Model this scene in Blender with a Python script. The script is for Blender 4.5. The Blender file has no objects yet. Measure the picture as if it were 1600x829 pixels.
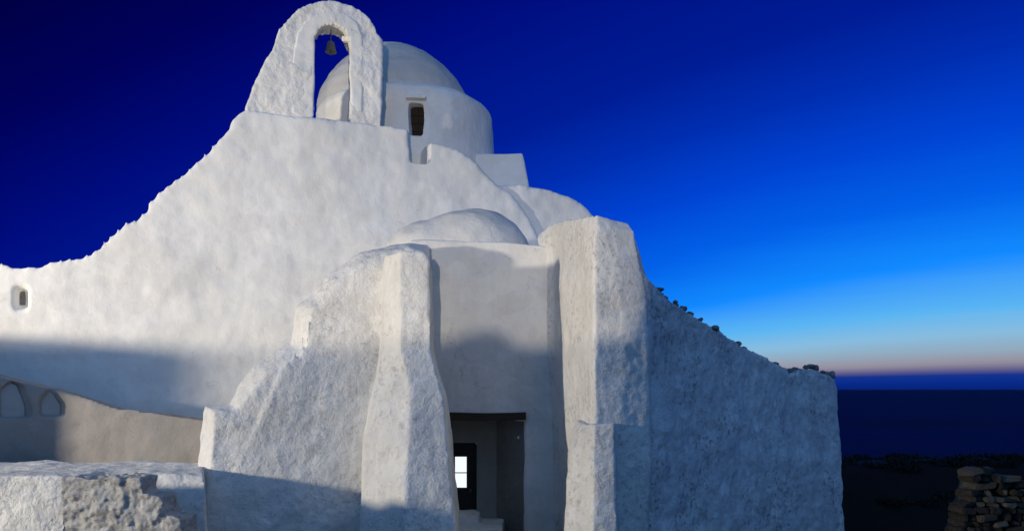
import bpy, bmesh, math, random
from mathutils import Vector, noise, Matrix
R = math.radians
sc = bpy.context.scene
col = sc.collection
random.seed(7)

# ------------------------------------------------------------------ camera
E = 3.2            # height of the eye above the ground in front of the church door
F = 1250.0         # focal length in photograph pixels (1600 wide)
HZ = 608.0         # horizon line in the photograph
cam_d = bpy.data.cameras.new('camera')
cam_d.sensor_width = 36.0
cam_d.lens = 36.0 * F / 1600.0
cam_d.shift_y = (HZ - 414.5) / 1600.0
cam_d.clip_start = 0.1
cam_d.clip_end = 60000
cam = bpy.data.objects.new('camera', cam_d)
col.objects.link(cam)
cam.location = (0, 0, E)
cam.rotation_euler = (R(90), 0, 0)
sc.camera = cam

# ------------------------------------------------------------------ view
sc.view_settings.view_transform = 'Standard'
sc.view_settings.look = 'None'
sc.view_settings.exposure = 0.0
sc.view_settings.gamma = 1.0
sc.view_settings.use_curve_mapping = False
sc.cycles.max_bounces = 8
sc.cycles.diffuse_bounces = 5

def lin(c):
    return tuple((v / 255.0 / 12.92) if v <= 10.3 else ((v / 255.0 + .055) / 1.055) ** 2.4 for v in c) + (1.0,)

# ------------------------------------------------------------------ dusk sky (after-glow on the right)
world = bpy.data.worlds.new('World'); sc.world = world
world.use_nodes = True
nt = world.node_tree; nt.nodes.clear()
N = nt.nodes.new; Lk = nt.links.new
def M(op, a, b=None, clamp=False, c=None):
    n = N('ShaderNodeMath'); n.operation = op; n.use_clamp = clamp
    for i, v in enumerate((a, b, c)):
        if v is None: continue
        if isinstance(v, (int, float)): n.inputs[i].default_value = v
        else: Lk(v, n.inputs[i])
    return n.outputs[0]
tc = N('ShaderNodeTexCoord'); sx = N('ShaderNodeSeparateXYZ')
Lk(tc.outputs['Generated'], sx.inputs[0])
x, y, z = sx.outputs
elev = M('MULTIPLY', M('ARCSINE', z), 57.2958)
hl = M('SQRT', M('ADD', M('ADD', M('MULTIPLY', x, x), M('MULTIPLY', y, y)), 1e-6))
saz = R(36)
dt = M('DIVIDE', M('ADD', M('MULTIPLY', x, math.sin(saz)), M('MULTIPLY', y, math.cos(saz))), hl)
dl = M('MULTIPLY', M('ARCCOSINE', M('MINIMUM', M('MAXIMUM', dt, -1.0), 1.0)), 57.2958)
lift = M('MULTIPLY', M('MULTIPLY', M('POWER', dl, 2.0), 0.005), M('DIVIDE', elev, 6.0, True))
mp = N('ShaderNodeMapping'); mp.inputs['Scale'].default_value = (1.6, 1.6, 42); Lk(tc.outputs['Generated'], mp.inputs[0])
cn = N('ShaderNodeTexNoise'); cn.inputs['Scale'].default_value = 1.6; cn.inputs['Detail'].default_value = 4; Lk(mp.outputs[0], cn.inputs['Vector'])
streak = M('MULTIPLY', M('SUBTRACT', cn.outputs[0], .5), M('MULTIPLY', M('MULTIPLY', M('SUBTRACT', elev, .95), .6, True), .7))
ee = M('DIVIDE', M('ADD', M('ADD', elev, streak), lift), 60.0, True)
ramp = N('ShaderNodeValToRGB'); Lk(ee, ramp.inputs[0])
stops = [(0, (6, 34, 118)), (0.55, (9, 44, 142)), (0.95, (22, 52, 140)), (1.25, (98, 94, 138)), (1.7, (150, 144, 158)), (2.6, (146, 170, 190)),
         (3.6, (136, 188, 222)), (5.1, (92, 182, 242)), (8.3, (18, 138, 255)), (12, (2, 96, 232)), (16, (0, 67, 210)),
         (20, (0, 46, 177)), (24, (0, 29, 150)), (32, (0, 13, 127)), (39, (0, 2, 92)), (46, (0, 0, 68)), (60, (1, 2, 56))]
el = ramp.color_ramp.elements
while len(el) < len(stops): el.new(0.5)
for e_, (p, c) in zip(el, sorted(stops)):
    e_.position = p / 60.0
for e_, (p, c) in zip(el, sorted(stops)):
    e_.color = lin(c)
# the sky behind the photographer's back is still pale after sunset
back = M('MULTIPLY', M('SUBTRACT', M('DIVIDE', y, hl), -0.02), -1.6, True)
up = M('MULTIPLY', M('ADD', z, 0.02), 8.0, True)
mx = N('ShaderNodeMix'); mx.data_type = 'RGBA'
Lk(M('MULTIPLY', back, up), mx.inputs[0]); Lk(ramp.outputs[0], mx.inputs[6]); mx.inputs[7].default_value = (.135, .32, .68, 1)
bg = N('ShaderNodeBackground'); bg.inputs[1].default_value = 1.0
Lk(mx.outputs[2], bg.inputs[0])
wo = N('ShaderNodeOutputWorld'); Lk(bg.outputs[0], wo.inputs[0])

# ------------------------------------------------------------------ floodlights of the square (out of frame, left)
def spot(name, loc, target, power, colr, size, blend, radius):
    d = bpy.data.lights.new(name, 'SPOT'); d.energy = power; d.color = colr
    d.spot_size = R(size); d.spot_blend = blend; d.shadow_soft_size = radius
    o = bpy.data.objects.new(name, d); col.objects.link(o); o.location = loc
    o.rotation_euler = (Vector(target) - Vector(loc)).to_track_quat('-Z', 'Y').to_euler()
    return o
LAMP = (-22.0, 4.0, E + 1.9)
spot('floodlight_beam', LAMP, (-1.2, 17.5, E + 3.2), 17500, (1.0, .89, .71), 62, .6, .5)
LAMP2 = (-1.2, -12.0, E - .3)
spot('street_light_beam', LAMP2, (-1.0, 17.5, E + 3.0), 11500, (1.0, .88, .70), 58, .6, .10)

# ------------------------------------------------------------------ helpers
def tag(o, label=None, cat=None, group=None, kind=None):
    if label: o['label'] = label
    if cat: o['category'] = cat
    if group: o['group'] = group
    if kind: o['kind'] = kind
    return o
def empty(name, loc):
    o = bpy.data.objects.new(name, None); col.objects.link(o); o.location = loc; return o
def link(name, me, parent=None, mat=None):
    o = bpy.data.objects.new(name, me); col.objects.link(o)
    if mat: me.materials.clear(); me.materials.append(mat)
    if parent:
        o.parent = parent
        p = parent; off = Vector((0, 0, 0))
        while p: off += Vector(p.location); p = p.parent
        o.location = -off
    return o
def P(px, py, Y):                       # photograph pixel + real depth -> place
    return Vector(((px - 800) / F * Y, Y, E + (HZ - py) / F * Y))
def plane_hit(px, py, p0, n):
    d = Vector(((px - 800) / F, 1.0, (HZ - py) / F)); o = Vector((0, 0, E))
    t = (p0 - o).dot(n) / d.dot(n)
    return o + d * t
def bm_new(): return bmesh.new()
def layers(bm, ls):                      # closed loft through rings with equal counts
    rings = [[bm.verts.new(p) for p in r] for r in ls]
    n = len(rings[0])
    bm.faces.new(rings[0]); bm.faces.new(list(reversed(rings[-1])))
    for a, b in zip(rings, rings[1:]):
        for i in range(n):
            j = (i + 1) % n
            bm.faces.new((a[i], b[i], b[j], a[j]))
def box(bm, x0, x1, y0, y1, z0, z1):
    layers(bm, [[(x0, y0, z0), (x1, y0, z0), (x1, y1, z0), (x0, y1, z0)], [(x0, y0, z1), (x1, y0, z1), (x1, y1, z1), (x0, y1, z1)]])
def lathe(bm, c, prof, seg=64):
    rings = [[(c[0] + r * math.cos(2 * math.pi * k / seg), c[1] + r * math.sin(2 * math.pi * k / seg), z) for k in range(seg)] for r, z in prof]
    layers(bm, rings)
def ellipsoid(bm, c, r, rot=None, sub=3):
    m = Matrix.Translation(c) @ (rot or Matrix.Identity(4)) @ Matrix.Diagonal((r[0], r[1], r[2], 1))
    return bmesh.ops.create_icosphere(bm, subdivisions=sub, radius=1, matrix=m)['verts']
def to_mesh(bm, name):
    bmesh.ops.triangulate(bm, faces=bm.faces[:])
    bmesh.ops.recalc_face_normals(bm, faces=bm.faces[:])
    me = bpy.data.meshes.new(name); bm.to_mesh(me); bm.free(); return me
def plaster(name, bm, parent, mat, voxel=.05, amps=((1.3, .05), (.4, .022), (.13, .008)), smooth=3, cuts=None, rocky=0.0, solver='EXACT', post=0):
    """melt the masses of one part into one soft hand-plastered body with uneven faces"""
    me = to_mesh(bm, name)
    o = bpy.data.objects.new(name, me); col.objects.link(o)
    if cuts:
        for c in cuts:
            md = o.modifiers.new('cut', 'BOOLEAN'); md.operation = 'DIFFERENCE'; md.object = c; md.solver = solver
    md = o.modifiers.new('r', 'REMESH'); md.mode = 'VOXEL'; md.voxel_size = voxel; md.adaptivity = 0
    if smooth:
        md = o.modifiers.new('s', 'SMOOTH'); md.factor = .5; md.iterations = smooth
    dg = bpy.context.evaluated_depsgraph_get(); dg.update()
    m2 = bpy.data.meshes.new_from_object(o.evaluated_get(dg))
    bpy.data.objects.remove(o); bpy.data.meshes.remove(me)
    if cuts:
        for c in cuts: bpy.data.objects.remove(c)
    m2.name = name
    off = []
    for v in m2.vertices:
        p = v.co; d = 0.0
        k = 1.0
        for s, a in amps:
            d += a * noise.noise(p / s + Vector((3.1, 7.7, 1.3)))
        if rocky:
            dd, _ = noise.voronoi(Vector((p.x / .26, p.y / .26, p.z / .17)))
            d += rocky * (min(dd[1] - dd[0], .45) - .25)
        off.append(p + v.normal * d)
    for v, p in zip(m2.vertices, off): v.co = p
    m2.polygons.foreach_set('use_smooth', [True] * len(m2.polygons))
    m2.update()
    oo = link(name, m2, parent, mat)
    if post:
        md = oo.modifiers.new('soften', 'SMOOTH'); md.factor = .5; md.iterations = post
    return oo
def cutter(f):
    bm = bm_new(); f(bm); me = to_mesh(bm, 'cut'); o = bpy.data.objects.new('cut', me); col.objects.link(o); return o
def simple(name, bm, parent, mat, bevel=0.0, jit=0.0):
    if bevel: bmesh.ops.bevel(bm, geom=bm.edges[:], offset=bevel, segments=2, affect='EDGES')
    if jit:
        for v in bm.verts: v.co += noise.noise_vector(v.co * 3.0) * jit
    bmesh.ops.recalc_face_normals(bm, faces=bm.faces[:])
    me = bpy.data.meshes.new(name); bm.to_mesh(me); bm.free()
    return link(name, me, parent, mat)

# ------------------------------------------------------------------ materials
def newmat(name):
    m = bpy.data.materials.new(name); m.use_nodes = True
    t = m.node_tree; b = t.nodes['Principled BSDF']; return m, t, b
def tex(t, kind, scale, vec, detail=4, rough=.6, **kw):
    n = t.nodes.new(kind); n.inputs['Scale'].default_value = scale
    if 'Detail' in n.inputs: n.inputs['Detail'].default_value = detail
    if 'Roughness' in n.inputs: n.inputs['Roughness'].default_value = rough
    t.links.new(vec, n.inputs['Vector']); return n
def mapping(t, vec, scale):
    n = t.nodes.new('ShaderNodeMapping'); n.inputs['Scale'].default_value = scale; t.links.new(vec, n.inputs[0]); return n.outputs[0]
def mrange(t, v, a, b, c=0.0, d=1.0):
    n = t.nodes.new('ShaderNodeMapRange'); n.inputs[1].default_value = a; n.inputs[2].default_value = b
    n.inputs[3].default_value = c; n.inputs[4].default_value = d; t.links.new(v, n.inputs[0]); return n.outputs[0]
def mixc(t, f, a, b):
    n = t.nodes.new('ShaderNodeMix'); n.data_type = 'RGBA'
    if isinstance(f, (int, float)): n.inputs[0].default_value = f
    else: t.links.new(f, n.inputs[0])
    for i, v in ((6, a), (7, b)):
        if isinstance(v, tuple): n.inputs[i].default_value = v
        else: t.links.new(v, n.inputs[i])
    return n.outputs[2]
def bump(t, h, strength, dist, prev=None):
    n = t.nodes.new('ShaderNodeBump'); n.inputs['Strength'].default_value = strength; n.inputs['Distance'].default_value = dist
    t.links.new(h, n.inputs['Height'])
    if prev is not None: t.links.new(prev, n.inputs['Normal'])
    return n.outputs[0]
def whitewash(name, base=(.80, .785, .75), old=(.60, .585, .56), rough=1.0, pits=.0, stain=.35):
    m, t, b = newmat(name)
    g = t.nodes.new('ShaderNodeTexCoord').outputs['Object']
    big = tex(t, 'ShaderNodeTexNoise', .7, g, 5, .6).outputs[0]
    c = mixc(t, mrange(t, big, .40, .68), base + (1,), tuple(.5 * (p + q) for p, q in zip(base, old)) + (1,))
    st = tex(t, 'ShaderNodeTexNoise', 1.0, mapping(t, g, (3.2, 3.2, .5)), 6, .7).outputs[0]
    c = mixc(t, mrange(t, st, .50, .76, 0, stain), c, old + (1,))
    pa = tex(t, 'ShaderNodeTexNoise', 5.0, g, 6, .75).outputs[0]
    c = mixc(t, mrange(t, pa, .55, .72, 0, .45 * rough), c, tuple(v * .8 for v in old) + (1,))
    wp = tex(t, 'ShaderNodeTexNoise', 1.3, g, 4, .6)
    va = t.nodes.new('ShaderNodeVectorMath'); va.operation = 'MULTIPLY_ADD'
    t.links.new(wp.outputs['Color'], va.inputs[0]); va.inputs[1].default_value = (.9, .9, .9); t.links.new(g, va.inputs[2])
    vc = t.nodes.new('ShaderNodeTexVoronoi'); vc.feature = 'DISTANCE_TO_EDGE'; vc.inputs['Scale'].default_value = .8
    t.links.new(va.outputs[0], vc.inputs['Vector'])
    mk = tex(t, 'ShaderNodeTexNoise', .8, va.outputs[0], 3, .5).outputs[0]
    cm = t.nodes.new('ShaderNodeMath'); cm.operation = 'MULTIPLY'
    t.links.new(mrange(t, vc.outputs['Distance'], .010, .0, 0, .32), cm.inputs[0]); t.links.new(mrange(t, mk, .54, .60), cm.inputs[1])
    c = mixc(t, cm.outputs[0], c, tuple(v * .5 for v in old) + (1,))
    br = tex(t, 'ShaderNodeTexNoise', 1.0, mapping(t, va.outputs[0], (.9, .9, 1.6)), 2, .4).outputs[0]
    c = mixc(t, mrange(t, br, .50, .53, 0, .22), c, old + (1,))
    if pits > .5:
        bl = tex(t, 'ShaderNodeTexNoise', 2.2, mapping(t, g, (1, 1, .6)), 8, .75).outputs[0]
        c = mixc(t, mrange(t, bl, .45, .62, 0, .6), c, (.42, .42, .44, 1))
    fine = tex(t, 'ShaderNodeTexNoise', 26, g, 5, .7).outputs[0]
    if pits:
        cl = tex(t, 'ShaderNodeTexNoise', .9, g, 3, .5).outputs[0]
        hole = tex(t, 'ShaderNodeTexNoise', 11, g, 3, .7).outputs[0]
        mu = t.nodes.new('ShaderNodeMath'); mu.operation = 'MULTIPLY'
        t.links.new(mrange(t, cl, .47, .58), mu.inputs[0]); t.links.new(mrange(t, hole, .53, .62, 0, pits), mu.inputs[1])
        c = mixc(t, mu.outputs[0], c, (.16, .15, .14, 1))
    t.links.new(c, b.inputs['Base Color'])
    b.inputs['Roughness'].default_value = .95
    b.inputs['Specular IOR Level'].default_value = .15
    n1 = bump(t, tex(t, 'ShaderNodeTexNoise', 2.4, g, 6, .6).outputs[0], .35 * rough, .12)
    n2 = bump(t, pa, .45 * rough, .05, n1)
    n3 = bump(t, fine, .5 * rough, .014, n2)
    t.links.new(n3, b.inputs['Normal'])
    return m
WHITE = whitewash('whitewash_smooth', rough=.45, stain=.3)
WHITE_R = whitewash('whitewash_rough', base=(.76, .745, .715), old=(.52, .505, .48), rough=1.7, pits=.35, stain=.5)
WHITE_W = whitewash('whitewash_weathered', base=(.80, .79, .78), old=(.54, .54, .55), rough=2.0, pits=.65, stain=.8)
WHITE_P = whitewash('whitewash_porch', base=(.73, .71, .68), old=(.48, .46, .44), rough=.6, stain=.4)
def plain(name, c1, c2, scale=6, rough=.8, bstr=.4, bdist=.02, stretch=(1, 1, 1), spec=.3):
    m, t, b = newmat(name)
    g = t.nodes.new('ShaderNodeTexCoord').outputs['Object']
    n = tex(t, 'ShaderNodeTexNoise', scale, mapping(t, g, stretch), 6, .65).outputs[0]
    t.links.new(mixc(t, mrange(t, n, .35, .68), c1 + (1,), c2 + (1,)), b.inputs['Base Color'])
    b.inputs['Roughness'].default_value = rough; b.inputs['Specular IOR Level'].default_value = spec
    t.links.new(bump(t, n, bstr, bdist), b.inputs['Normal'])
    return m
WOOD = plain('old_wood', (.045, .032, .022), (.014, .010, .008), 9, .8, .6, .01, (1, 1, 8))
DOORWOOD = plain('door_paint', (.016, .015, .016), (.008, .008, .009), 9, .6, .4, .006, (8, 8, 1))
BRONZE = plain('bronze', (.10, .105, .10), (.05, .055, .055), 20, .5, .3, .005)
GROUND = plain('dry_ground', (.008, .006, .005), (.003, .0025, .002), 1.7, .95, .8, .06)
LEAF = plain('scrub_leaf', (.012, .016, .008), (.006, .008, .004), 5, .8, .2, .01)
DARKROCK = plain('lichen_stone', (.30, .29, .28), (.10, .10, .10), 7, .9, .7, .03)
m, t, b = newmat('rubble_stone')
g = t.nodes.new('ShaderNodeTexCoord').outputs['Object']
ge = t.nodes.new('ShaderNodeNewGeometry')
rr = t.nodes.new('ShaderNodeValToRGB'); t.links.new(ge.outputs['Random Per Island'], rr.inputs[0])
rr.color_ramp.elements[0].color = (.006, .005, .004, 1); rr.color_ramp.elements[1].color = (.10, .095, .075, 1)
e_ = rr.color_ramp.elements.new(.5); e_.color = (.018, .014, .010, 1)
nn = tex(t, 'ShaderNodeTexNoise', 9, g, 6, .7).outputs[0]
t.links.new(mixc(t, mrange(t, nn, .45, .7, 0, .7), rr.outputs[0], (.06, .05, .04, 1)), b.inputs['Base Color'])
t.links.new(bump(t, nn, .8, .05), b.inputs['Normal']); b.inputs['Roughness'].default_value = .95
RUBBLE = m
m, t, b = newmat('lit_pane')
b.inputs['Base Color'].default_value = (.6, .65, .7, 1); b.inputs['Roughness'].default_value = .2
b.inputs['Emission Color'].default_value = (.86, .95, 1.0, 1); b.inputs['Emission Strength'].default_value = 1.05
PANE = m
m, t, b = newmat('sea_water')
g = t.nodes.new('ShaderNodeTexCoord').outputs['Object']
b.inputs['Base Color'].default_value = (.0, .001, .075, 1)
b.inputs['Roughness'].default_value = .7
b.inputs['IOR'].default_value = 1.33; b.inputs['Specular IOR Level'].default_value = .06
wv = tex(t, 'ShaderNodeTexNoise', .25, mapping(t, g, (1, 2.2, 1)), 6, .65).outputs[0]
t.links.new(bump(t, wv, .6, .8), b.inputs['Normal'])
wl = tex(t, 'ShaderNodeTexNoise', .02, mapping(t, g, (.5, 2.5, 1)), 6, .7).outputs[0]
t.links.new(mixc(t, mrange(t, wl, .35, .65), (.0, .0006, .045, 1), (.0, .002, .10, 1)), b.inputs['Base Color'])
SEA = m

# ------------------------------------------------------------------ ground, sea
def gz(x, y):
    z = 2.0 - 0.17 * max(0, min(y, 12)) + max(0, -y) * .02
    if y > 11:
        q = max(0, min(1, (x - 2.5) / 3.5)); z = -.04 - 1.25 * q * q * (3 - 2 * q)
    # rise towards the shore crest behind and right of the church, then down to the sea
    k = max(0, min(1, (x - 5) / 4.0)); k = k * k * (3 - 2 * k)
    kk = max(0, min(1, (y - 19.5) / 5.0)); kk = kk * kk * (3 - 2 * kk)
    z = z * (1 - kk * k) + .95 * kk * k
    if y > 27: z -= (y - 27) * .20 + max(0, y - 60) * .05
    if y < -2: z += 0
    r = abs(x) - 60
    if r > 0: z -= r * .08
    z += .10 * noise.noise(Vector((x * .5, y * .5, 0))) + .35 * noise.noise(Vector((x * .12, y * .12, 4))) * (1 if y > 18 or y < -6 else .2)
    return max(z, -16)
bm = bm_new()
xs = [-400, -250, -160, -100, -70, -50, -40, -30] + [-24 + .75 * i for i in range(80)] + [38, 45, 55, 70, 100, 160, 250, 400]
ys = [-200, -120, -70, -40, -25, -15, -10, -6, -4] + [-2 + .75 * i for i in range(62)] + [48, 52, 58, 66, 76, 90, 110, 140, 170]
vs = [[bm.verts.new((x, y, gz(x, y))) for x in xs] for y in ys]
for j in range(len(ys) - 1):
    for i in range(len(xs) - 1):
        bm.faces.new((vs[j][i], vs[j][i + 1], vs[j + 1][i + 1], vs[j + 1][i])).smooth = True
g = simple('ground', bm, None, GROUND); tag(g, kind='structure')
bm = bm_new()
s = 45000
v = [bm.verts.new(p) for p in ((-s, -s, -9), (s, -s, -9), (s, s, -9), (-s, s, -9))]; bm.faces.new(v)
g = simple('sea', bm, None, SEA); tag(g, kind='structure')

# ------------------------------------------------------------------ the church
church = empty('church', (0, 18, 0))
tag(church, 'whitewashed domed chapel with a bell gable and heavy sloping buttresses, floodlit at dusk', 'church')
FP = Vector((-4.48, 20.0, 0)); FD = Vector((.945, .327, 0)).normalized(); FN = Vector((FD.y, -FD.x, 0))   # facade plane, faces left of the camera
def fac(px, py, back=0.0):
    return plane_hit(px, py, FP - FN * back, FN)
def slab(bm, pts, back, thick, y_extra=None):
    a = [fac(px, py, back) for px, py in pts]
    layers(bm, [a, [p - FN * thick for p in a]])
# facade
def dz(py, Y): return E + (HZ - py) / F * Y
bm = bm_new()
top = [(-120, 424), (-40, 420), (-2, 418), (2, 413), (10, 414), (12, 420), (62, 418), (76, 411), (94, 411), (100, 407), (128, 406), (150, 393), (172, 372), (192, 357), (197, 350), (212, 349), (232, 331),
       (234, 320), (246, 305), (262, 291), (285, 274), (305, 256), (328, 238), (345, 215), (358, 203), (362, 188), (372, 177), (384, 168), (420, 172), (460, 181), (556, 189), (598, 193),
       (640, 201), (642, 254), (669, 256), (671, 219), (700, 226), (722, 236), (740, 250), (760, 272), (776, 287), (800, 300), (830, 345), (850, 390)]
slab(bm, top + [(850, 880), (-120, 905)], 0, .95)
fw = plaster('facade_wall', bm, church, WHITE, .055, ((1.6, .07), (.5, .028), (.18, .012)), 3, post=5)
# carve the little niche into the plaster, and set its dark back
c0_, c1_ = fac(28, 479), fac(41, 452)
for v_ in fw.data.vertices:
    if c0_.x - .02 < v_.co.x < c1_.x + .02 and c0_.z - .02 < v_.co.z < c1_.z + .02 and v_.normal.y < 0 and abs((v_.co - FP).dot(FN)) < .2:
        v_.co -= FN * .30
for v_ in fw.data.vertices:                 # trim a stray sliver on the parapet
    if -11.0 < v_.co.x < -10.5 and v_.co.z > dz(417, v_.co.y): v_.co.z = dz(417.5, v_.co.y)
fw.data.update()
bm = bm_new()
q = [fac(30, 455, .20), fac(39, 455, .20), fac(39, 476, .20), fac(30, 476, .20)]
layers(bm, [q, [v_ - FN * .06 for v_ in q]])
GREYB = plain('niche_grey', (.17, .165, .155), (.10, .10, .095), 12, .9, .5, .01)
simple('niche_back', bm, church, GREYB)
# bell gable
bm = bm_new()
outer = [(382, 215), (384, 168), (393, 138), (404, 116), (414, 97), (425, 78), (432, 58), (436, 44), (445, 40), (455, 24), (468, 13), (482, 7), (500, 2), (522, 0), (545, 6), (562, 13), (576, 25), (585, 40), (590, 52), (599, 60), (598, 80), (596, 215)]
inner = [(549, 215), (549, 100), (549, 66), (544, 50), (536, 41), (522, 36), (508, 37), (497, 44), (491, 56), (490, 100), (490, 215)]
slab(bm, outer + inner, .05, .62)
WHITE_G = whitewash('whitewash_gable', base=(.80, .785, .75), old=(.62, .605, .58), rough=1.2, pits=.2, stain=.4)
plaster('bell_gable', bm, church, WHITE_G, .04, ((.8, .045), (.25, .028), (.09, .014)), 2)
# frame of the arch, a smoother proud band
bm = bm_new()
o2 = [(456, 176), (457, 95), (463, 55), (475, 34), (492, 22), (515, 16), (540, 20), (558, 34), (567, 58), (568, 100), (566, 176)]
i2 = [(548, 176), (548, 100), (548, 66), (543, 50), (535, 42), (522, 37), (508, 38), (498, 45), (492, 57), (491, 100), (490, 182), (470, 184)]
slab(bm, o2 + i2, .040, .16)
plaster('arch_band', bm, church, WHITE, .03, ((.6, .02), (.2, .012)), 3)
bm = bm_new()
p = fac(545, 62, .35)
box(bm, p.x - .16, p.x + .16, p.y - .09, p.y + .09, p.z - .07, p.z + .06)
plaster('arch_stub', bm, church, WHITE, .02, ((.1, .02),), 2)

# drum, dome
DC = (-3.19, 24.1)     # axis of the dome
def dz(py, Y): return E + (HZ - py) / F * Y
bm = bm_new()
lathe(bm, DC, [(2.66, 4.0), (2.64, 7.6), (2.62, 8.02), (2.55, 8.20), (2.42, 8.33), (2.2, 8.38), (1.0, 8.4)], 72)
# heights above are relative to the eye: lift
for v_ in bm.verts: v_.co.z += E
wy = DC[1] - 2.64
wx0, wx1 = (640 - 800) / F * 21.55, (661 - 800) / F * 21.55
wz0, wz1 = dz(212, 21.55), dz(161, 21.55)
cut = cutter(lambda b_: box(b_, wx0, wx1, 20.5, 22.1, wz0, wz1))
drum = plaster('drum', bm, church, WHITE, .036, ((1.2, .06), (.4, .022), (.12, .006)), 2, cuts=[cut])
bm = bm_new()
lathe(bm, (DC[0] - .36, DC[1] - .05), [(2.24, 8.0), (2.24, 8.42), (2.16, 8.75), (1.96, 9.13), (1.64, 9.52), (1.2, 9.90), (.7, 10.11), (.25, 10.21), (.02, 10.23)], 72)
for v_ in bm.verts: v_.co.z += E
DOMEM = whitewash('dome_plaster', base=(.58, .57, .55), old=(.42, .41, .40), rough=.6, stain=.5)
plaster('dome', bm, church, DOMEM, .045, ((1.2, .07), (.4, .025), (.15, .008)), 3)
# drum window: dark shutter, frame, little hood
win = bpy.data.meshes.new('window'); bm = bm_new()
box(bm, wx0 - .05, wx1 + .05, 21.92, 21.98, wz0 - .05, wz1 + .05)
win = simple('window', bm, drum, WOOD)
bm = bm_new()
for k in (1, 2, 3):
    zz = wz0 + (wz1 - wz0) * k / 4
    box(bm, wx0, wx1, 21.86, 21.915, zz - .012, zz + .012)
box(bm, (wx0 + wx1) / 2 - .012, (wx0 + wx1) / 2 + .012, 21.86, 21.915, wz0, wz1)
simple('glazing_bar', bm, win, WOOD)
bm = bm_new()
box(bm, wx0 - .09, wx1 + .09, 21.33, 21.60, wz1 + .06, wz1 + .15)
plaster('window_hood', bm, drum, WHITE, .02, ((.2, .02),), 2)

# base block of the drum
bm = bm_new()
a = [P(560, 236, 22.6), P(816, 240, 22.6), P(829, 300, 22.5), P(840, 420, 22.5), P(560, 420, 22.5)]
layers(bm, [a, [q + Vector((0, 4.6, 0)) for q in a]])
plaster('drum_base', bm, church, WHITE, .055, ((1.2, .05), (.35, .018)), 4)
# body behind the facade (nave)
bm = bm_new()
box(bm, -9.0, 1.2, 21.8, 29.0, -.5, E + 3.9)
box(bm, -2.1, 2.0, 18.86, 26.0, -.5, E + 3.05)
plaster('nave_body', bm, church, WHITE, .08, ((1.2, .06),), 3)
# vault behind the right buttress
bm = bm_new()
slab(bm, [(690, 288), (740, 287), (780, 287), (820, 289), (860, 295), (893, 307), (915, 322), (930, 340), (938, 370), (938, 430), (690, 430)], .13, 3.2)
plaster('roof_vault', bm, church, WHITE, .06, ((1.1, .05), (.3, .015)), 8)
# little half dome over the porch
bm = bm_new()
ellipsoid(bm, P(733, 398, 18.6), (1.42, 1.05, 1.06), None, 4)
ellipsoid(bm, P(690, 398, 18.9), (1.35, 1.3, .80), None, 4)
box(bm, P(640, 0, 18.7).x, P(800, 0, 18.7).x, 17.54, 19.6, dz(470, 17.6), dz(384, 17.6))
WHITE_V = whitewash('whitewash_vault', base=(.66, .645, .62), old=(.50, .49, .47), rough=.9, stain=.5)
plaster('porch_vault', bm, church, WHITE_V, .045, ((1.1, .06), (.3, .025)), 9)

# porch back wall with its splayed doorway
YP = 17.5
bm = bm_new()
a = [P(640, 376, YP), P(700, 376, YP), P(780, 377, YP), P(835, 380, YP), P(875, 384, YP), P(875, 880, YP), P(640, 880, YP)]
layers(bm, [a, [q + Vector((0, 1.3, 0)) for q in a]])
X = lambda px, Y: (px - 800) / F * Y
zl = dz(655, YP)
YD = 18.45
cut = cutter(lambda b_: layers(b_, [[(X(655, YP), YP - .4, -.9), (X(828, YP), YP - .4, -.9), (X(828, YP), YP - .4, zl), (X(655, YP), YP - .4, zl)],
                                    [(X(655, YP), YP, -.9), (X(822, YP), YP, -.9), (X(822, YP), YP, zl), (X(655, YP), YP, zl)],
                                    [(X(672, YD), YD, -.9), (X(778, YD), YD, -.9), (X(778, YD), YD, zl - .03), (X(672, YD), YD, zl - .03)]]))
dxa, dxb = X(676, YD), X(745, YD)
dza, dzb = dz(802, YD), dz(691, YD)
cut2 = cutter(lambda b_: box(b_, dxa, dxb, YD - .1, YD + .28, dza - .1, dzb))
porch = plaster('porch_wall', bm, church, WHITE_P, .04, ((1.2, .05), (.4, .02), (.13, .007)), 2, cuts=[cut, cut2])
# doorway lining, its dark grey standing in for the passage shade
bm = bm_new()
q0, q1 = YP + .06, YD - .05
layers(bm, [[(X(779, YD) - .045, q1, -.6), (X(821, YP) - .045, q0, -.6), (X(824, YP) + .06, q0, -.6), (X(784, YD) + .06, q1, -.6)],
            [(X(779, YD) - .045, q1, zl - .02), (X(821, YP) - .045, q0, zl - .01), (X(824, YP) + .06, q0, zl - .01), (X(784, YD) + .06, q1, zl - .02)]])
REVEAL = whitewash('reveal_shade', base=(.21, .20, .185), old=(.12, .115, .11), rough=1.2, stain=.6)
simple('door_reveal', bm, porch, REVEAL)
bm = bm_new()
for x0_, x1_, z0_, z1_ in ((dxb + .0, X(779, YD), -.6, zl - .02), (X(668, YD), dxb, dzb, zl - .02)):
    box(bm, x0_, x1_, YD - .05, YD + .06, z0_, z1_)
REVEAL2 = whitewash('surround_shade', base=(.26, .26, .24), old=(.18, .18, .17), rough=1.0, stain=.5)  # dark tone paints in the shade at the back of the passage
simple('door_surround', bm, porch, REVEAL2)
bm = bm_new()
layers(bm, [[(X(694, YP), YP - .10, zl - .02), (X(694, YP), YP + .32, zl - .02), (X(694, YP), YP + .32, zl + .17), (X(694, YP), YP - .10, zl + .16)],
            [(X(760, YP), YP - .11, zl - .03), (X(760, YP), YP + .32, zl - .03), (X(760, YP), YP + .32, zl + .15), (X(760, YP), YP - .11, zl + .14)],
            [(X(822, YP), YP - .10, zl + .0), (X(822, YP), YP + .32, zl + .0), (X(822, YP), YP + .32, zl + .18), (X(822, YP), YP - .10, zl + .16)]])
simple('lintel', bm, church, WOOD, .008, .01)
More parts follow.
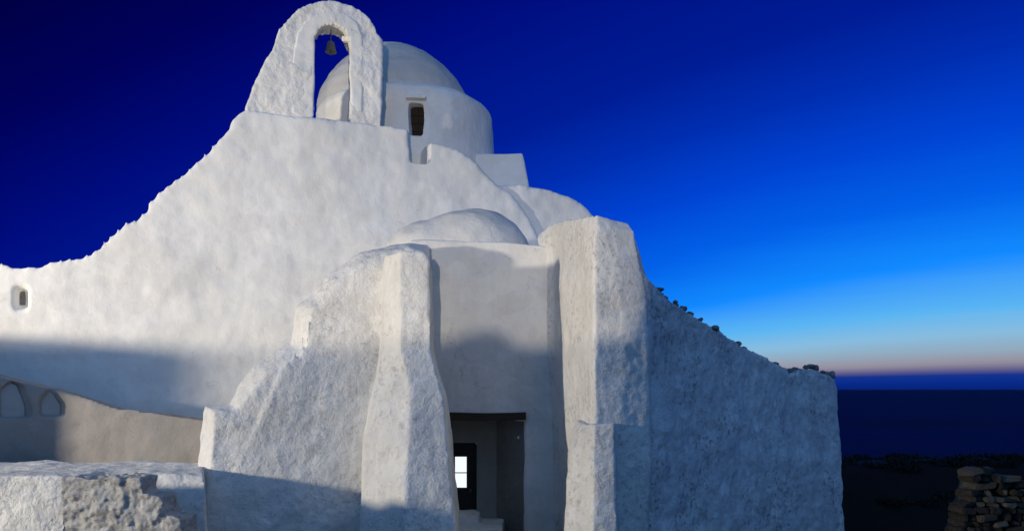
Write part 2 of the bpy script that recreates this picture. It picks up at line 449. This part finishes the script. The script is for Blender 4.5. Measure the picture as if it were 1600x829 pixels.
# door leaf with four panes
bm = bm_new()
yd = YD + .16
st = [X(676, yd), X(683, yd), X(703, yd), X(711, yd), X(729, yd), X(745, yd)]
zp = [dza, dz(761, yd), dz(738, yd) - .012, dz(738, yd) + .012, dz(713, yd), dzb]
for i in (0, 2, 4): box(bm, st[i], st[i + 1], yd, yd + .06, zp[0], zp[5])
for i in (1, 3):
    for a0, a1 in ((0, 1), (2, 3), (4, 5)): box(bm, st[i] + .001, st[i + 1] - .001, yd + .004, yd + .056, zp[a0] + .002, zp[a1] - .002)
door = simple('door', bm, church, DOORWOOD)
bm = bm_new()
box(bm, dxa + .01, dxb - .01, yd + .062, yd + .07, zp[0] + .05, zp[1] + .0)
simple('door_panel', bm, door, DOORWOOD)
for i in (1, 3):
    for a0, a1 in ((1, 2), (3, 4)):
        bm = bm_new(); box(bm, st[i], st[i + 1], yd + .025, yd + .035, zp[a0], zp[a1]); simple('pane', bm, door, PANE)
bm = bm_new(); box(bm, st[4] + .07, st[4] + .11, yd - .05, yd + .0, dz(768, yd), dz(763, yd)); simple('handle', bm, door, BRONZE, .008)
# steps
bm = bm_new()
box(bm, X(650, 18.2), X(750, 18.2), 17.75, 18.7, -.5, dz(803, 17.9))
box(bm, X(650, 17.3), X(786, 17.3), 16.9, 18.7, -.5, dz(824, 17.1))
plaster('doorstep', bm, church, WHITE_R, .035, ((.5, .03), (.2, .015)), 2)

# left buttress: broad stepped flank
YL = 15.9
bm = bm_new()
out = [(296, 860), (310, 736), (317, 633), (358, 629), (370, 603), (396, 570), (455, 536), (463, 479), (484, 463), (512, 428), (560, 397), (606, 383), (640, 378), (668, 384), (674, 560), (684, 860)]
inn = [(312, 860), (331, 740), (335, 641), (370, 640), (394, 612), (420, 584), (484, 549), (487, 483), (502, 478), (527, 444), (569, 411), (608, 392), (640, 388), (660, 395), (668, 560), (678, 860)]
yl = lambda x_: 15.35 + (x_ - 315) / 285 * .85
A = [P(x_, y_, yl(x_)) for x_, y_ in inn]; B = [P(x_, y_, yl(x_) + .42) for x_, y_ in out]; C_ = [q + Vector((0, 2.8, 0)) for q in B]
for q in A:
    k = max(0, (E - 1.0 - q.z)) * .10; q.y -= k
layers(bm, [A, B, C_])
def sections(bm, rows):
    """rows: [(py at depth of mid edge, [(px, Y), ...])]; z from mid-edge depth"""
    rings = []
    for py, Yz, pl in rows:
        z_ = E + (HZ - py) / F * Yz
        rings.append([((q_[0] - 800) / F * q_[1], q_[1], z_ if len(q_) < 3 else E + (HZ - q_[2]) / F * q_[1]) for q_ in pl])
    layers(bm, rings)
plaster('buttress', bm, church, WHITE_R, .045, ((1.3, .06), (.4, .025), (.14, .014)), 2)
bm = bm_new()
sections(bm, [
    (392, 14.95, [(602, 15.45), (626, 14.95), (662, 14.97), (668, 16.3), (600, 16.3)]),
    (405, 14.95, [(600, 15.45), (625, 14.92), (670, 14.95), (675, 16.3), (597, 16.3)]),
    (480, 14.95, [(598, 15.42), (625, 14.90), (672, 14.93), (676, 16.3), (595, 16.3)]),
    (545, 14.90, [(596, 15.40), (625, 14.86), (674, 14.90), (678, 16.3), (592, 16.3)]),
    (580, 14.85, [(592, 15.36), (634, 14.80), (682, 14.86), (688, 16.3), (588, 16.3)]),
    (620, 14.75, [(582, 15.25), (642, 14.68), (694, 14.80), (700, 16.3), (580, 16.3)]),
    (690, 14.60, [(570, 15.10), (637, 14.50), (700, 14.68), (706, 16.3), (568, 16.3)]),
    (760, 14.45, [(566, 15.0), (634, 14.35), (706, 14.55), (712, 16.3), (564, 16.3)]),
    (880, 14.25, [(560, 14.9), (630, 14.2), (716, 14.4), (722, 16.3), (560, 16.3)])])
plaster('buttress', bm, church, WHITE_R, .04, ((1.0, .035), (.35, .014), (.12, .010)), 1)

# right buttress and long side wall, as ribbons with a top profile
def ribbon(bm, cols, zb=-1.2):
    F_, Bk = [], []
    n = len(cols)
    pts = [P(px, py, Y) for px, py, Y, *_ in cols]
    for i in range(n):
        a0 = pts[max(0, i - 1)]; a1 = pts[min(n - 1, i + 1)]
        d = (a1 - a0); d.z = 0; d.normalize(); nn_ = Vector((-d.y, d.x, 0))
        th = cols[i][3] if len(cols[i]) > 3 else .9
        bat = cols[i][4] if len(cols[i]) > 4 else .03
        top_ = pts[i]; bot = top_ - nn_ * bat * (top_.z - zb); bot.z = zb
        mid = top_.lerp(bot, .5)
        F_.append([top_, mid, bot]); Bk.append([q + nn_ * th for q in (top_, top_.lerp(Vector((top_.x, top_.y, zb)), .5), Vector((top_.x, top_.y, zb)))])
    rings = []
    for i in range(n):
        rings.append([F_[i][0], F_[i][1], F_[i][2], Bk[i][2], Bk[i][1], Bk[i][0]])
    layers(bm, rings)
bm = bm_new()
sections(bm, [   # solid core of the buttress: inner back, corner, right edge
    (900, 13.8, [(858, 17.8), (876, 17.2), (893, 15.8), (932, 13.65), (975, 13.8), (1016, 14.0), (1040, 17.8)]),
    (660, 13.8, [(853, 17.8), (871, 17.2), (887, 15.8), (928, 13.75), (972, 13.9), (1014, 14.1), (1040, 17.8)]),
    (540, 13.8, [(846, 17.8), (866, 17.2), (882, 15.8), (928, 13.80), (972, 13.95), (1013, 14.15), (1035, 17.8)]),
    (440, 13.8, [(845, 17.8), (865, 17.2), (881, 15.8), (929, 13.84), (970, 13.97), (1008, 14.15, 440), (1026, 17.6, 470)]),
    (400, 13.8, [(843, 17.8, 400), (863, 17.2, 400), (880, 15.8, 400), (929, 13.85), (968, 13.97), (1000, 14.12, 404), (1012, 17.4, 450)]),
    (372, 13.8, [(838, 17.8, 385), (860, 17.2, 375), (879, 15.8, 370), (930, 13.86), (965, 13.97), (996, 14.10, 378), (1004, 17.2, 430)]),
    (352, 13.8, [(835, 17.9, 374), (856, 17.3, 360), (876, 15.9, 352), (931, 13.88), (962, 13.98), (992, 14.12, 360), (996, 17.0, 415)]),
    (337, 13.8, [(842, 18.1, 362), (856, 17.4, 351), (880, 16.0, 342), (932, 13.98, 336), (955, 14.05, 342), (982, 14.2, 348), (975, 16.5, 395)])])
plaster('buttress', bm, church, WHITE_R, .04, ((1.2, .06), (.4, .016), (.13, .010)), 1)
bm = bm_new()
sections(bm, [
    (900, 13.3, [(884, 13.85), (928, 13.25), (966, 13.28), (970, 14.6), (880, 15.0)]),
    (760, 13.3, [(886, 13.95), (928, 13.33), (963, 13.36), (966, 14.6), (884, 15.0)]),
    (690, 13.3, [(893, 14.0), (928, 13.38), (961, 13.40), (965, 14.6), (890, 15.0)]),
    (662, 13.3, [(905, 14.05), (928, 13.42), (960, 13.44), (963, 14.6), (900, 15.0)])])
plaster('buttress_plinth', bm, church, WHITE_R, .035, ((.8, .03), (.3, .025), (.1, .012)), 2)
bm = bm_new()
ribbon(bm, [(985, 405, 14.25, .8), (1003, 418, 14.3, .8), (1015, 434, 14.4, .8), (1040, 458, 14.75), (1070, 480, 15.2), (1100, 501, 15.65), (1130, 519, 16.1),
            (1160, 538, 16.6), (1190, 556, 17.1), (1215, 568, 17.5), (1234, 580, 17.85), (1246, 581, 18.05), (1250, 576, 18.1), (1262, 573, 18.3), (1272, 577, 18.45), (1290, 584, 18.75, .9, .05), (1303, 590, 19.0, .9, .06), (1307, 600, 19.1, .9, .07)], zb=-2.0)
side = plaster('side_wall', bm, church, WHITE_W, .05, ((1.5, .09), (.4, .045), (.14, .02)), 2)
# dark loose coping stones along its sloping crest
bm = bm_new()
cr = [(1018, 440, 14.5), (1040, 460, 14.8), (1070, 482, 15.25), (1100, 503, 15.7), (1130, 521, 16.15), (1160, 540, 16.65), (1190, 558, 17.15), (1215, 570, 17.55), (1232, 582, 17.85)]
rnd = random.Random(5)
def stone(bm, c, r, rnd, sub=2):
    rot = Matrix.Rotation(rnd.uniform(0, 3), 4, 'Z') @ Matrix.Rotation(rnd.uniform(-.5, .5), 4, 'X')
    vs_ = ellipsoid(bm, c, (r * rnd.uniform(.8, 1.5), r * rnd.uniform(.8, 1.2), r * rnd.uniform(.5, .85)), rot, sub)
    s_ = rnd.uniform(0, 50)
    for v_ in vs_:
        nv = noise.noise_vector(v_.co / (r * 1.1) + Vector((s_, 0, 0)))
        v_.co += nv * r * .38
for (a0, b0, c0), (a1, b1, c1) in zip(cr, cr[1:]):
    for k in range(3):
        f = (k + rnd.uniform(0, .8)) / 3
        p = P(a0 + (a1 - a0) * f, b0 + (b1 - b0) * f, c0 + (c1 - c0) * f) + Vector((.14, .25 + rnd.uniform(-.12, .25), -.06))
        stone(bm, p, rnd.uniform(.04, .10), rnd)
for px, py in ((1233, 578), (1238, 577), (1243, 578), (1258, 573), (1265, 572), (1272, 575), (1273, 583), (1282, 581), (1290, 583), (1298, 585)):
    stone(bm, P(px, py, 18.2 + (px - 1240) * .014) + Vector((.08, .12, 0)), rnd.uniform(.06, .10), rnd)
simple('coping_stone', bm, side, DARKROCK)['kind'] = 'stuff'

# ------------------------------------------------------------------ bell
bell = empty('church_bell', fac(517, 82, .4))
tag(bell, 'small dark bronze bell hanging inside the arch of the white bell gable', 'bell')
bc = fac(517, 82, .4)
bm = bm_new()
lathe(bm, (bc.x, bc.y), [(.15, bc.z), (.125, bc.z + .05), (.105, bc.z + .16), (.09, bc.z + .24), (.05, bc.z + .28), (.02, bc.z + .29)], 20)
simple('bell_body', bm, bell, BRONZE)
bm = bm_new(); lathe(bm, (bc.x, bc.y), [(.02, bc.z - .07), (.03, bc.z - .04), (.012, bc.z + .0), (.012, bc.z + .03)], 10); simple('clapper', bm, bell, BRONZE)
bm = bm_new(); tz = fac(517, 36, .4).z
lathe(bm, (bc.x, bc.y), [(.012, bc.z + .28), (.012, tz + .06)], 8); simple('hanger', bm, bell, BRONZE)

# ------------------------------------------------------------------ low terrace wall and near rubble wall
lw = bm_new()
zt = dz(741, 14.0)
layers(lw, [[(-13, 13.7, -.5), (-5.25, 13.8, -.5), (-6.35, 16.6, -.5), (-13, 16.6, -.5)],
            [(-13, 13.8, zt - .1), (-5.35, 13.95, zt - .1), (-6.35, 16.4, zt - .1), (-13, 16.4, zt - .1)],
            [(-13, 13.9, zt), (-5.4, 14.05, zt), (-6.35, 16.4, zt + .02), (-13, 16.4, zt)]])
tw = plaster('terrace_wall', lw, None, WHITE_R, .045, ((.9, .05), (.3, .03), (.1, .012)), 2)
tag(tw, 'low broad whitewashed wall running from the foot of the stepped left buttress to the left edge', 'wall')

nw = empty('rubble_wall', (-6.3, 12.2, 0))
tag(nw, 'near rough stone wall with flaking whitewash in the bottom left corner', 'wall')
YN = 12.0
bm = bm_new()
a = [P(-420, 744, YN), P(60, 742, YN), P(98, 744, YN), P(103, 880, YN), P(-420, 880, YN)]
b_ = [q + Vector((.22, .30, 0)) for q in a]
b_[0].x = a[0].x; b_[4].x = a[4].x
layers(bm, [a, b_, [q + Vector((0, .55, 0)) for q in b_]])
plaster('plastered_end', bm, nw, WHITE_R, .03, ((.7, .03), (.25, .02), (.08, .008)), 2)
bm = bm_new()
YR = YN - .02
pr = [P(95, 745, YR), P(160, 746, YR), P(219, 748, YR), P(221, 772, YR), P(250, 776, YR), P(256, 800, YR), P(284, 812, YR), P(294, 880, YR), P(95, 880, YR)]
layers(bm, [pr, [q + Vector((0, .6, 0)) for q in pr]])
m, t, b = newmat('rubble_masonry')
g = t.nodes.new('ShaderNodeTexCoord').outputs['Object']
vo = t.nodes.new('ShaderNodeTexVoronoi'); vo.inputs['Scale'].default_value = 1.0
t.links.new(mapping(t, g, (4.2, 4.2, 6.5)), vo.inputs['Vector'])
sv = t.nodes.new('ShaderNodeSeparateColor'); t.links.new(vo.outputs['Color'], sv.inputs[0])
c0 = mixc(t, sv.outputs[0], (.72, .70, .66, 1), (.45, .43, .40, 1))
n0 = tex(t, 'ShaderNodeTexNoise', 8, g, 7, .75).outputs[0]
c0 = mixc(t, mrange(t, n0, .46, .60), c0, (.72, .70, .66, 1))
n1 = tex(t, 'ShaderNodeTexNoise', 13, g, 5, .7).outputs[0]
c0 = mixc(t, mrange(t, n1, .60, .70, 0, .8), c0, (.06, .055, .05, 1))
t.links.new(c0, b.inputs['Base Color']); b.inputs['Roughness'].default_value = .95
t.links.new(bump(t, tex(t, 'ShaderNodeTexNoise', 30, g, 6, .75).outputs[0], 1.0, .03, bump(t, n0, 1.0, .08)), b.inputs['Normal'])
RUBM = m
plaster('stonework', bm, nw, RUBM, .022, ((.35, .04), (.12, .03), (.05, .018)), 1, rocky=.06)

# ------------------------------------------------------------------ ruined dry stone wall at the right edge
bm = bm_new()
rnd = random.Random(3)
YQ = 15.6
def top_q(px):
    for (a0, b0), (a1, b1) in zip(QT, QT[1:]):
        if a0 <= px <= a1: return b0 + (b1 - b0) * (px - a0) / (a1 - a0)
    return QT[-1][1]
QT = [(1480, 835), (1490, 808), (1500, 775), (1510, 742), (1516, 728), (1545, 726), (1562, 729), (1578, 738), (1590, 745), (1640, 752), (1760, 770), (1900, 860)]
core = [P(x_ + 16, y_ + 14, YQ + .30) for x_, y_ in QT] + [P(1900, 960, YQ + .35), P(1512, 960, YQ + .30)]
layers(bm, [core, [q + Vector((0, .6, 0)) for q in core]])
py = 732.0
while py < 900:
    px = 1484 + rnd.uniform(0, 12)
    h = rnd.uniform(5, 13)
    while px < 1890:
        w = rnd.choice((7, 10, 14, 20, 28)) * rnd.uniform(.8, 1.2)
        if top_q(px + w / 2) < py:
            c = P(px + w / 2, py + h / 2, YQ) + Vector((0, rnd.uniform(0, .22), 0))
            rx, rz = w / 2 / F * YQ * .98, h / 2 / F * YQ * 1.05
            ge_ = bmesh.ops.create_cube(bm, size=2, matrix=Matrix.Translation(c) @ Matrix.Rotation(rnd.uniform(-.28, .28), 4, 'Y') @ Matrix.Rotation(rnd.uniform(-.3, .3), 4, 'Z') @ Matrix.Diagonal((rx, .22, rz, 1)))
            ed = list({e for v_ in ge_['verts'] for e in v_.link_edges})
            for v_ in ge_['verts']: v_.co += Vector((rnd.uniform(-.25, .25) * rx, rnd.uniform(-.05, .05), rnd.uniform(-.3, .3) * rz))
            bmesh.ops.bevel(bm, geom=ed, offset=min(rx, rz) * .35, segments=2, affect='EDGES')
        px += w + 1.5
    py += h + 1
ru = simple('ruined_wall', bm, None, RUBBLE)
tag(ru, 'dim tumbledown dry stone wall of brown blocks at the bottom right corner', 'wall')

# ------------------------------------------------------------------ dark scrub on the shore crest
bm = bm_new()
rnd = random.Random(9)
for k in range(70):
    cx = rnd.uniform(9, 22); cy = rnd.uniform(22, 28)
    r = rnd.uniform(.15, .38); cz = gz(cx, cy)
    for j in range(int(190 * r / .3)):
        d = Vector((rnd.gauss(0, 1), rnd.gauss(0, 1), abs(rnd.gauss(0, .8)))); d.normalize(); d *= r * rnd.uniform(.5, 1.15)
        c = Vector((cx, cy, cz)) + Vector((d.x * 1.7, d.y * 1.5, d.z * .62))
        a_ = Vector((rnd.uniform(-1, 1), rnd.uniform(-1, 1), rnd.uniform(-.2, 1))).normalized() * .06
        b_ = Vector((rnd.uniform(-1, 1), rnd.uniform(-1, 1), rnd.uniform(-1, 1))).normalized() * .035
        bm.faces.new([bm.verts.new(c - a_), bm.verts.new(c + b_), bm.verts.new(c + a_), bm.verts.new(c - b_)])
sb = simple('scrub', bm, None, LEAF)
tag(sb, 'low black scrub on the dark ground between the chapel and the sea', 'scrub', kind='stuff')

# ------------------------------------------------------------------ low wall with blind arches, toned to give shade and lit arch patches
aw = empty('arched_shade_wall', (-9, 17, 0))
tag(aw, 'low wall with two blind arches before the church facade, shade and lit patches in its colour', 'wall')
YA = 16.9
bm = bm_new()
a = [P(-140, 566, YA), P(-60, 574, YA), P(0, 588, YA), P(40, 598, YA), P(100, 613, YA), P(150, 630, YA), P(185, 641, YA), P(235, 643, YA), P(318, 655, YA), P(318, 800, YA), P(-140, 800, YA)]
layers(bm, [a, [q + Vector((0, .45, 0)) for q in a]])
def arch_pts(x0, x1, yt, yb, ys_):
    return [(x0, yb), (x0, ys_ + 8), (x0 + (x1 - x0) * .12, ys_), (x0 + (x1 - x0) * .4, yt), (x0 + (x1 - x0) * .75, ys_ - 2), (x1, yb - 18), (x1, yb)]
AR = [arch_pts(-12, 38, 594, 652, 604), arch_pts(51, 93, 606, 650, 617)]
cuts_ = [cutter(lambda q_, A_=A_: layers(q_, [[P(x_, y_, YA - .2) for x_, y_ in A_], [P(x_, y_, YA - .2) + Vector((0, .34, 0)) for x_, y_ in A_]])) for A_ in AR]
PALEG = whitewash('lit_patch_tone', base=(.40, .38, .36), old=(.30, .29, .28), rough=.8, stain=.5)  # paler tone stands for the lit arch patches
GREYW = whitewash('dim_light_tone', base=(.34, .31, .28), old=(.24, .22, .20), rough=.8, stain=.5)  # darker tone stands for dim lamplight on this wall
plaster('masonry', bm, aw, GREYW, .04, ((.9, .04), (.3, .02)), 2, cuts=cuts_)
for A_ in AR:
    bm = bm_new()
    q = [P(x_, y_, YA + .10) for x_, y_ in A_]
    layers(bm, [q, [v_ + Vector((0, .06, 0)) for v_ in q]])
    simple('lit_arch_panel', bm, aw, PALEG)

# ------------------------------------------------------------------ house added unseen beyond the left edge, shaped to throw the level shadow
nh = empty('shadow_house', (-15.5, 14.5, 0))
tag(nh, 'small flat roofed white house added out of view on the left to shade the facade', 'house')
bm = bm_new()
layers(bm, [[(-13.55, 12.5, -.5), (-13.7, 15.4, -.5), (-19, 16.5, -.5), (-19, 12.5, -.5)], [(-13.6, 12.55, E + 1.36), (-13.75, 15.3, E + 1.36), (-19, 16.4, E + 1.20), (-19, 12.55, E + 1.20)]])
plaster('wall', bm, nh, WHITE, .06, ((1.2, .04), (.4, .015)), 2)
bm = bm_new(); box(bm, -16.3, -15.4, 12.38, 12.52, 0, 2.0); simple('door', bm, nh, DOORWOOD, .01)

# ------------------------------------------------------------------ wall and house added unseen behind the camera to shade the church foot
bm = bm_new()
gy, gzt = -3.0, E + .08
prof = [(-14, gzt - .02), (-6, gzt), (-1.9, gzt - .05), (-1.35, gzt - .02), (-1.15, gzt + .05), (-.95, gzt + .08), (-.85, gzt - .0), (-.6, gzt - .04), (-.35, gzt + .0), (-.05, gzt + .02), (.2, gzt + .1), (.2, 1.2), (-14, 1.2)]
layers(bm, [[(x_, gy, z_) for x_, z_ in prof], [(x_, gy - .4, z_) for x_, z_ in prof]])
gw = plaster('rear_shade_wall', bm, None, WHITE_R, .04, ((.6, .02),), 2)
tag(gw, 'low white wall added behind the camera, its top shaped to shade the church foot', 'wall')
bh = empty('rear_shade_house', (3, -4, 0)); tag(bh, 'plain white house added behind the camera to shade the right side wall', 'house')
bm = bm_new()
layers(bm, [[(-.2, -3.5, 1.2), (-.14, -3.5, gzt), (.0, -3.5, gzt + .5), (.04, -3.5, E + 3.2), (7, -3.5, E + 3.2), (7, -3.5, 1.2)],
            [(-.2, -6.5, 1.2), (-.14, -6.5, gzt), (.04, -6.5, gzt + .5), (.1, -6.5, E + 3.2), (7, -6.5, E + 3.2), (7, -6.5, 1.2)]])
plaster('wall', bm, bh, WHITE, .07, ((1.2, .03),), 1)
bm = bm_new(); box(bm, 2.0, 2.9, -3.52, -3.38, 1.9, 3.95); simple('door', bm, bh, DOORWOOD, .01)

# ------------------------------------------------------------------ floodlight fittings behind the two beams
def fitting(loc, target, label):
    t_ = empty('floodlight', loc); tag(t_, label, 'floodlight')
    d = (Vector(target) - Vector(loc)).normalized(); q = d.to_track_quat('-Z', 'Y').to_matrix().to_4x4()
    bm = bm_new(); lathe(bm, (0, 0), [(.10, .55), (.20, .50), (.22, .24), (.20, .24), (.18, .46)], 24)
    bmesh.ops.transform(bm, matrix=Matrix.Translation(loc) @ q, verts=bm.verts)
    simple('housing', bm, t_, BRONZE)
    bm = bm_new(); b0 = Vector(loc) - d * .4
    lathe(bm, (b0.x, b0.y), [(.05, -.5), (.045, loc[2] - .1)], 12); simple('pole', bm, t_, BRONZE)
fitting(LAMP, (-3.0, 17.5, E + 3.2), 'floodlight on a pole far left of the church, aimed at its facade')
fitting(LAMP2, (-1.0, 17.5, E + 3.0), 'street floodlight on a pole behind the photographer')
